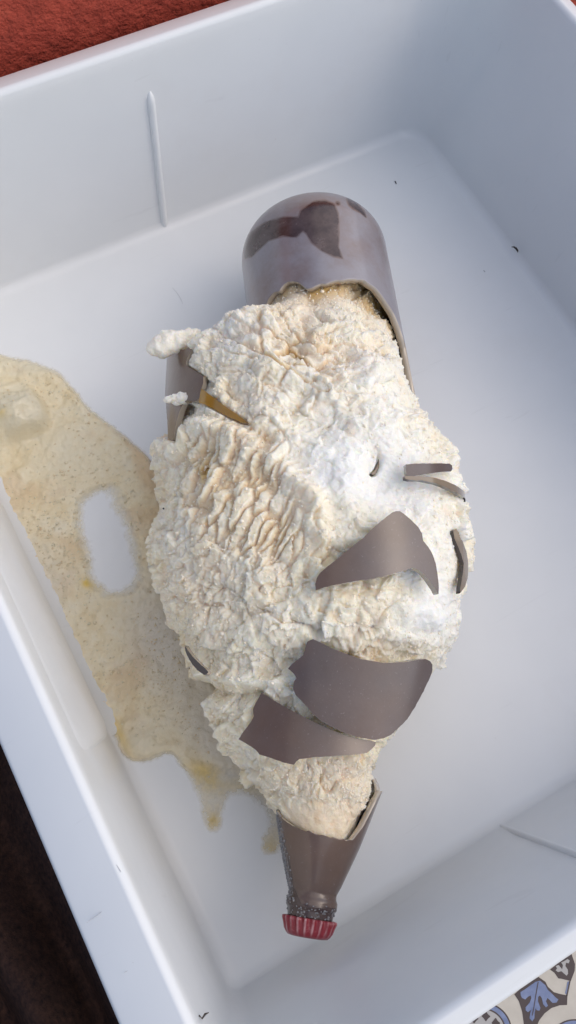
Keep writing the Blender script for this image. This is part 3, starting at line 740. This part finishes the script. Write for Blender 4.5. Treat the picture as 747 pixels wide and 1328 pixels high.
    # ridges and creases that divide the mass
    for pts, wdt, amp in (([(215, 585), (250, 552), (300, 560), (345, 590), (400, 640), (425, 700)], 13, .010),
                          ([(262, 872), (300, 882), (345, 886), (385, 880)], 8, .009),
                          ([(250, 395), (300, 400), (330, 440), (345, 480)], 16, .006),
                          ([(400, 790), (460, 775), (520, 778), (560, 800)], 15, .008)):
        dd, _ = linedist(px, py, pts); d += amp * np.exp(-(dd / wdt) ** 2) * (1 + .6 * fbm(Q * 40, 2, 50))
    for pts, wdt, amp in (([(225, 560), (262, 535), (310, 552), (350, 570)], 7, .006),
                          ([(395, 745), (350, 790), (300, 800)], 8, .007),
                          ([(258, 892), (300, 905), (330, 903)], 9, .014),
                          ([(330, 900), (300, 890), (270, 880)], 6, .006),
                          ([(345, 395), (375, 430), (420, 470), (450, 455)], 8, .007),
                          ([(250, 640), (262, 610), (268, 585)], 6, .010),
                          ([(478, 606), (486, 590)], 9, .004), ([(430, 980), (470, 960), (500, 945)], 12, .004)):
        dd, _ = linedist(px, py, pts); d -= amp * np.exp(-(dd / wdt) ** 2) * (1 + .5 * fbm(Q * 40, 2, 51))
    d = d * (core * .97 + .03) + (1 - core) * (fbm(Q * 60, 3, 90) * .004 - .003)
    P = P0 + N * d[:, None]
    # jitter sideways for overhangs and crumbs
    P[:, 0] += fbm(Q * 90, 2, 101) * .0022 * core; P[:, 1] += fbm(Q * 90, 2, 102) * .0022 * core
    # inside the glass stay inside the glass
    for A, on, prof in ((BA, sf > .66, [(-.2, RB - .009), (.12, RB - .009), (.2, RB - .03)]), (NA, sf < .125, [(x_, y_ - .0075) for x_, y_ in nprof])):
        w = P - A.p; l_ = w @ A.d; x_ = w @ A.n; y_ = w @ A.u; r_ = np.hypot(x_, y_)
        pa = np.array(prof); lim = np.interp(l_, pa[:, 0], pa[:, 1])
        if A is BA:
            cutv = np.interp(np.where(np.arctan2(y_, x_) < cutT[0], np.arctan2(y_, x_) + 2 * math.pi, np.arctan2(y_, x_)), cutT, cutL)
            k = sstep(-.055, -.004, l_ - cutv)
        else: k = 1 - sstep(.075, .098, l_)
        f = np.where(r_ > lim, lim / r_, 1.); f = 1 + (f - 1) * k
        P = A.p + l_[:, None] * A.d + (x_ * f)[:, None] * A.n + (y_ * f)[:, None] * A.u
    # keep below the shards that lie on it
    px2, py2 = proj(P)
    for (nm_, poly, ax, R, tk, *_), A in zip(SH, shard_axes):
        sdv = polysd(px2, py2, poly); k = 1 - sstep(-1.5, 3.5, sdv)
        if poly is P_leftlow: continue
        w = P - A.p; l_ = w @ A.d; x_ = w @ A.n; y_ = w @ A.u; r_ = np.hypot(x_, y_)
        lim = R - tk - .0015
        f = np.where((r_ > lim) & (w[:, 2] > -.05), lim / r_, 1.); f = 1 + (f - 1) * k
        P = A.p + l_[:, None] * A.d + (x_ * f)[:, None] * A.n + (y_ * f)[:, None] * A.u
    P[:, 2] = np.maximum(P[:, 2], .0025)
    n = len(P); V = np.vstack([P, P[:nt].mean(0), P[-nt:].mean(0)])
    T = [(n, (i + 1) % nt, i) for i in range(nt)] + [(n + 1, n - nt + i, n - nt + (i + 1) % nt) for i in range(nt)]
    Qd = grid_quads(ns, nt, True)
    me = mesh_np('frozen_beer', V, Qd[:, ::-1], T)
    def ex(v): return np.concatenate([v, [v[0], v[-1]]])
    white = np.clip(snow * .95 + .35 * sstep(.1, .6, fbm(Q * 18, 3, 120)) + .25 * blob(px, py, 420, 480, 120, 110), 0, 1) * core
    tan_ = np.clip(.35 * sstep(.05, .6, fbm(Q * 15, 4, 130)) + .55 * blob(px, py, 260, 745, 55, 70) * (.5 + .5 * cid) + .8 * blob(px, py, 480, 598, 24, 16) + .22 * blob(px, py, 290, 640, 70, 60) + .5 * blob(px, py, 420, 1010, 70, 40) + .9 * inbase + .6 * inneck + .5 * blob(px, py, 400, 440, 60, 25, 20), 0, 1) * (1 - .85 * snow)
    amber = np.clip(chunk * cgap * .55 + lam * gap * keep * .42 + .35 * sstep(.42, .75, fbm(Q * 45, 3, 140)) * (1 - snow) + .8 * sstep(.69, .735, sf) + .85 * blob(px, py, 262, 612, 6, 18, 8) + .6 * blob(px, py, 385, 450, 18, 6, 30), 0, 1)
    amber = np.clip(amber + (.85 * blob(px, py, 497, 398, 40, 13, 52) + .55 * blob(px, py, 455, 372, 40, 8, 0) + .35 * blob(px, py, 385, 385, 40, 10, -5)) * (.7 + .8 * fbm(Q * 35, 3, 142)) + .9 * np.exp(-((BA_dist(P)) / .020) ** 2) * (.6 + .5 * fbm(Q * 40, 2, 141)) * sstep(.60, .64, sf), 0, 1)
    attr(me, 'white', ex(white)); attr(me, 'tan', ex(tan_)); attr(me, 'amber', ex(amber))
    link('frozen_beer', me, M_ice, bottle)['label'] = 'craggy cream white mass of frozen beer, flaky on its left'
    return P, N, px2, py2, nt, core, snow
def BA_dist(P):
    w = P - BA.p; l_ = w @ BA.d; th = np.arctan2(w @ BA.u, w @ BA.n); th = np.where(th < cutT[0], th + 2 * math.pi, th)
    return np.minimum(np.interp(th, cutT, cutL) - l_ + .004, .2).clip(-.002, .2)
iP, iN, ipx, ipy, int_, icore, isnow = ice()

# crumbs and flakes of ice stuck on the mass
def crumbs():
    ico = bmesh.new(); bmesh.ops.create_icosphere(ico, subdivisions=1, radius=1)
    bv = np.array([v.co[:] for v in ico.verts]); bf = np.array([[v.index for v in f.verts] for f in ico.faces]); ico.free()
    ok = np.where((icore > .8) & (iN[:, 2] > -.1))[0]
    bad = np.zeros(len(ipx), bool)
    for a in SH: bad |= polysd(ipx, ipy, a[1]) < 5
    ok = ok[~bad[ok]]
    idx = rng.choice(ok, 6500, p=(lambda w: w / w.sum())(.04 + (1 - isnow[ok])))
    Vs, Fs = [], []
    for k, i in enumerate(idx):
        sz = rng.uniform(.0007, .0016) * (1.7 if rng.rand() < .10 else 1)
        sc = np.array([1, rng.uniform(.6, 1), rng.uniform(.35, .9)]) * sz
        v = bv * (1 + rng.uniform(-.28, .28, (12, 1))) * sc
        q = np.linalg.qr(rng.normal(size=(3, 3)))[0]; 
        if np.linalg.det(q) < 0: q[:, 0] *= -1
        Vs.append(v @ q.T + iP[i] + iN[i] * sz * -.1); Fs.append(bf + 12 * k)
    V = np.concatenate(Vs); me = mesh_np('ice_crumbs', V, None, np.concatenate(Fs), smooth=False)
    r = np.repeat(rng.rand(len(idx)), 12)
    attr(me, 'white', r * .7); attr(me, 'tan', (1 - r) * .35); attr(me, 'amber', 0 * r)
    tag(link('ice_crumbs', me, M_crumb, bottle), kind='stuff')
crumbs()

def lump(pxy, z, r, ang, label):          # an overhanging tongue of frozen foam
    c = at(*pxy, z); n1, n2 = 120, 120
    u = np.linspace(0, math.pi, n1); v = np.linspace(0, 2 * math.pi, n2, endpoint=False)
    U, W = np.meshgrid(u, v, indexing='ij'); U = U.ravel(); W = W.ravel()
    D = np.stack([np.cos(U), np.sin(U) * np.cos(W), np.sin(U) * np.sin(W)], 1)
    P = D * np.array(r); a = math.radians(ang)
    P = P @ np.array([[math.cos(a), math.sin(a), 0], [-math.sin(a), math.cos(a), 0], [0, 0, 1]])
    P[:, 2] *= .8; P = P + c
    w1, w2, wi = worley(P * 150, 5); P += D * (fbm(P * 38, 3, 7) * .013 * min(1, r[1] / .013) ** 1.5 + (wi * .7 - w1) * .0022 + fbm(P * 200, 2, 6) * .0012)[:, None]
    me = mesh_np('foam_lump', P, grid_quads(n1, n2, True)[:, ::-1])
    attr(me, 'white', np.full(len(P), .55)); attr(me, 'tan', np.full(len(P), .1)); attr(me, 'amber', 0 * U)
    link('foam_lump', me, M_ice, bottle)['label'] = label
lump((230, 441), .160, (.033, .0115, .010), -8, 'tongue of foam hanging over the left shard')
lump((238, 518), .166, (.024, .0080, .008), -24, 'small finger of foam on the left shard')
rebase(bottle)

# ------------------------------------------------------------------ spilled slush on the drawer floor
def puddle():
    out = [(-60, 455), (0, 459), (40, 462), (65, 470), (88, 488), (108, 515), (135, 538), (165, 566), (198, 594), (240, 640), (300, 700), (330, 800), (330, 900), (380, 1000), (385, 1060), (365, 1105), (340, 1112), (335, 1085), (345, 1060), (320, 1035), (296, 1036), (292, 1055), (288, 1076), (268, 1078), (262, 1060), (262, 1040), (248, 1020), (232, 998), (220, 980), (208, 984), (185, 990), (166, 988), (150, 965), (120, 905), (95, 850), (66, 790), (45, 735), (18, 680), (-40, 580)]
    out = smooth_poly(out, 2)
    hole = smooth_poly([(108, 650), (135, 638), (150, 665), (168, 725), (172, 755), (150, 772), (128, 748), (112, 712), (104, 680)], 2)
    L = .0021; xs = np.arange(-.20, .40, L); ys = np.arange(-.02, .72, L)
    X, Y = np.meshgrid(xs, ys, indexing='ij'); sh = X.shape
    P = np.stack([X.ravel(), Y.ravel(), 0 * X.ravel()], 1)
    px, py = proj(P)
    nz = fbm(P * 22, 4, 200); sdv = polysd(px, py, out) + nz * 9; hd = polysd(px, py, hole) + nz * 16
    film = sstep(4, -12, sdv)
    film = film * sstep(-10, 24, hd) * (1 - .55 * sstep(985, 1010, py))
    # thin grey veil to the right of the thick part and below the ice
    veil = np.clip(blob(px, py, 215, 830, 45, 75, -25) * 1.1 + blob(px, py, 285, 960, 40, 70, -30) * 1.1 + blob(px, py, 330, 1060, 40, 40) + blob(px, py, 60, 745, 30, 50, -25) * .5, 0, 1)
    film *= 1 - .12 * veil
    foam = blob(px, py, 28, 545, 48, 32, 8) * sstep(7, -5, polysd(px, py, smooth_poly([(-40, 495), (20, 488), (45, 500), (60, 530), (62, 560), (30, 572), (-40, 585)], 2)) + nz * 6)
    lobe = blob(px, py, 185, 965, 30, 24) + blob(px, py, 235, 1000, 14, 14) * .6 + blob(px, py, 40, 478, 60, 12, 12) * .9
    thick = film * (.0018 + .0016 * fbm(P * 55, 4, 210) + .0020 * fbm(P * 140, 2, 211) + .0022 * (worley(P * 70, 213)[2] - .5) * sstep(.0, .5, fbm(P * 20, 2, 214) + .2))
    thick += film * (foam * .036 * (1 + .5 * fbm(P * 40, 3, 220)) + lobe * .006 + .004 * blob(px, py, 110, 580, 70, 50, 35))
    rid, _ = linedist(px, py, [(30, 490), (70, 492), (100, 520), (120, 560), (160, 585)]); thick += film * .003 * np.exp(-(rid / 7) ** 2)
    # the wall fillet lifts the edge
    fr = .015; xw = FL['l'] + fr; k = np.clip((xw - P[:, 0]) / fr, 0, 1); lift = np.where(P[:, 0] < xw, fr * (1 - np.sqrt(1 - np.minimum(k, .96) ** 2)), 0)
    P[:, 2] = lift + .0006 + np.maximum(thick * film, 0)
    # only keep cells that carry film and lie inside the drawer
    keepv = (film > .01) & (P[:, 0] > FL['l'] + .0015)
    q = grid_quads(*sh); q = q[keepv[q].all(1)]
    used = np.unique(q); mp = -np.ones(len(P), int); mp[used] = np.arange(len(used)); V = P[used]; q = mp[q]
    me = mesh_np('slush_puddle', V, q)
    tanv = np.clip(.9 * sstep(0, .6, fbm(P * 24, 4, 230)) + .8 * blob(px, py, 200, 620, 22, 60, -20) + .7 * blob(px, py, 185, 845, 30, 30) + .5 * blob(px, py, 75, 700, 15, 12) - .2, 0, 1)
    cream = np.clip(foam * 1.2 + lobe * .9 + .6 * blob(px, py, 90, 590, 60, 45, 35) + veil * 0, 0, 1)
    amb = np.clip(.95 * blob(px, py, 112, 757, 6, 6) + .6 * blob(px, py, 125, 760, 9, 7) + .95 * blob(px, py, 268, 1008, 24, 14, 40) + blob(px, py, 276, 1066, 11, 12) + .8 * blob(px, py, 350, 1100, 12, 14) + .55 * blob(px, py, 318, 1018, 25, 12) + .5 * blob(px, py, 10, 552, 8, 5) + .5 * blob(px, py, 155, 950, 6, 30, -28), 0, 1)
    attr(me, 'film', film[used]); attr(me, 'tan', tanv[used]); attr(me, 'cream', cream[used]); attr(me, 'veil', veil[used]); attr(me, 'amber', amb[used])
    o = link('slush_puddle', me, M_slush)
    tag(o, 'flat tan puddle of melting beer slush left of the bottle', 'puddle')
    ico = bmesh.new(); bmesh.ops.create_icosphere(ico, subdivisions=1, radius=1)
    bv = np.array([v.co[:] for v in ico.verts]); bf = np.array([[v.index for v in f.verts] for f in ico.faces]); ico.free()
    w = (film > .5) * (.25 + sstep(-.1, .5, fbm(P * 16, 3, 260)) + 1.5 * blob(px, py, 85, 720, 30, 70, -28) + .8 * blob(px, py, 180, 860, 40, 50)) * (P[:, 0] > FL['l'] + .004)
    idx = rng.choice(len(P), 1900, p=w / w.sum()); Vs, Fs = [], []
    for k, i in enumerate(idx):
        sz = rng.uniform(.0006, .0015) * (1.8 if rng.rand() < .07 else 1)
        Vs.append(bv * (1 + rng.uniform(-.25, .25, (12, 1))) * np.array([1, rng.uniform(.6, 1), .55]) * sz + P[i] + np.append(rng.uniform(-.001, .001, 2), .0001)); Fs.append(bf + 12 * k)
    mg = mesh_np('slush_grains', np.concatenate(Vs), None, np.concatenate(Fs)); rr_ = np.repeat(rng.rand(1900), 12)
    attr(mg, 'film', 0 * rr_ + 1); attr(mg, 'tan', rr_ * .8); attr(mg, 'cream', 1 - rr_); attr(mg, 'amber', 0 * rr_); attr(mg, 'veil', 0 * rr_)
    tag(link('slush_grains', mg, M_slush, o), kind='stuff')
puddle()

# ------------------------------------------------------------------ brown fabric at the lower left, beside the drawer
def cloth():
    xs = np.arange(-1.2, -.135, .006); ys = np.arange(-1.1, .62, .006); X, Y = np.meshgrid(xs, ys, indexing='ij')
    P = np.stack([X.ravel(), Y.ravel(), 0 * X.ravel()], 1)
    a = math.radians(90); u = P[:, 0] * math.cos(a) + P[:, 1] * math.sin(a); v = -P[:, 0] * math.sin(a) + P[:, 1] * math.cos(a)
    w = v + .03 * fbm(P * 5, 3, 300)
    edge = sstep(-1.2, -1.1, P[:, 0]) * sstep(-1.1, -1.0, P[:, 1]) * sstep(.62, .5, P[:, 1])
    P[:, 2] = ZG + .006 + edge * (.02 + .10 * np.abs(np.sin(w * 34 + 2 * fbm(P * 3, 2, 301))) ** 1.4 * (.5 + .5 * fbm(np.stack([u * 2, v * 5, 0 * u], 1), 2, 302)) + .010 * fbm(P * 14, 3, 303))
    n = len(P); B = P.copy(); B[:, 2] -= .005; q = grid_quads(*X.shape)
    o = link('brown_cloth', mesh_np('brown_cloth', np.vstack([P, B]), np.concatenate([q, q[:, ::-1] + n])), M_cloth)
    tag(o, 'dark brown folded fabric lying beside the wide rim of the drawer', 'cloth')
cloth()

# ------------------------------------------------------------------ specks of dirt
def speck(px, py, z, pts, r, label, name='dirt_speck', cat='speck', m=None):
    c = at(px, py, z); P = []; k = 6
    pts = np.array([at(px + a, py + b, z) for a, b in pts]); n = len(pts)
    for i, p in enumerate(pts):
        d = pts[min(i + 1, n - 1)] - pts[max(i - 1, 0)]; d /= np.linalg.norm(d) + 1e-9
        sde = np.cross(d, [0, 0, 1.]); rr = r * (.35 if i in (0, n - 1) else random.uniform(.8, 1.2))
        for j in range(k):
            a = 2 * math.pi * j / k; P.append(p + sde * math.cos(a) * rr + np.array([0, 0, 1]) * (math.sin(a) * rr + r * .9))
    me = mesh_np(name, np.array(P), grid_quads(n, k, True), [(0, j + 1, j) for j in range(1, k - 1)] + [((n - 1) * k, (n - 1) * k + j, (n - 1) * k + j + 1) for j in range(1, k - 1)])
    o = link(name, me, m or M_speck); tag(o, label, cat); return o
speck(667, 324, .016, [(-4, -3), (-1, -3), (2, -1), (4, 2), (4, 4)], .0014, 'curled dark speck of dirt near the right wall of the drawer')
speck(513, 237, .0, [(-1, -2), (0, 0), (1, 2)], .0010, 'tiny dark speck of dirt above the bottle base')
speck(231, 383, .0, [(-8, -10), (-3, -5), (2, 2), (5, 8), (6, 12)], .0002, 'fine grey hair on the floor left of the bottle', 'hair_strand', 'hair', M_plastic_scuff)
speck(628, 352, .0, [(-1, -1), (1, 1)], .0007, 'pin-sized brown speck below the curled dark speck')

for i, (a, b) in enumerate([((112, 1197), (165, 1158)), ((160, 1262), (207, 1236)), ((150, 1120), (157, 1131))]):
    o = speck((a[0] + b[0]) / 2, (a[1] + b[1]) / 2, HR - (.001 if i == 2 else .0105), [((a[0] - b[0]) / 2 * u, (a[1] - b[1]) / 2 * u + random.uniform(-.5, .5)) for u in np.linspace(-1, 1, 8)], .00028, 'x', 'scratch', 'x', M_plastic_scuff)
    del o['label']; del o['category']; d_ = bpy.data.objects['plastic_drawer']; o.parent = d_; o.matrix_parent_inverse = Matrix.Translation(d_.location).inverted()
speck(262, 1319, .252, [(-8, 4), (-3, -2), (0, 2), (4, -4), (9, -6)], .0007, 'black wisp of dirt on the inner wall at the lower left corner of the drawer')
speck(212, 660, .152, [(-1, 0), (0, 0), (1, 1)], .0014, 'single black grain on the left edge of the frozen beer')
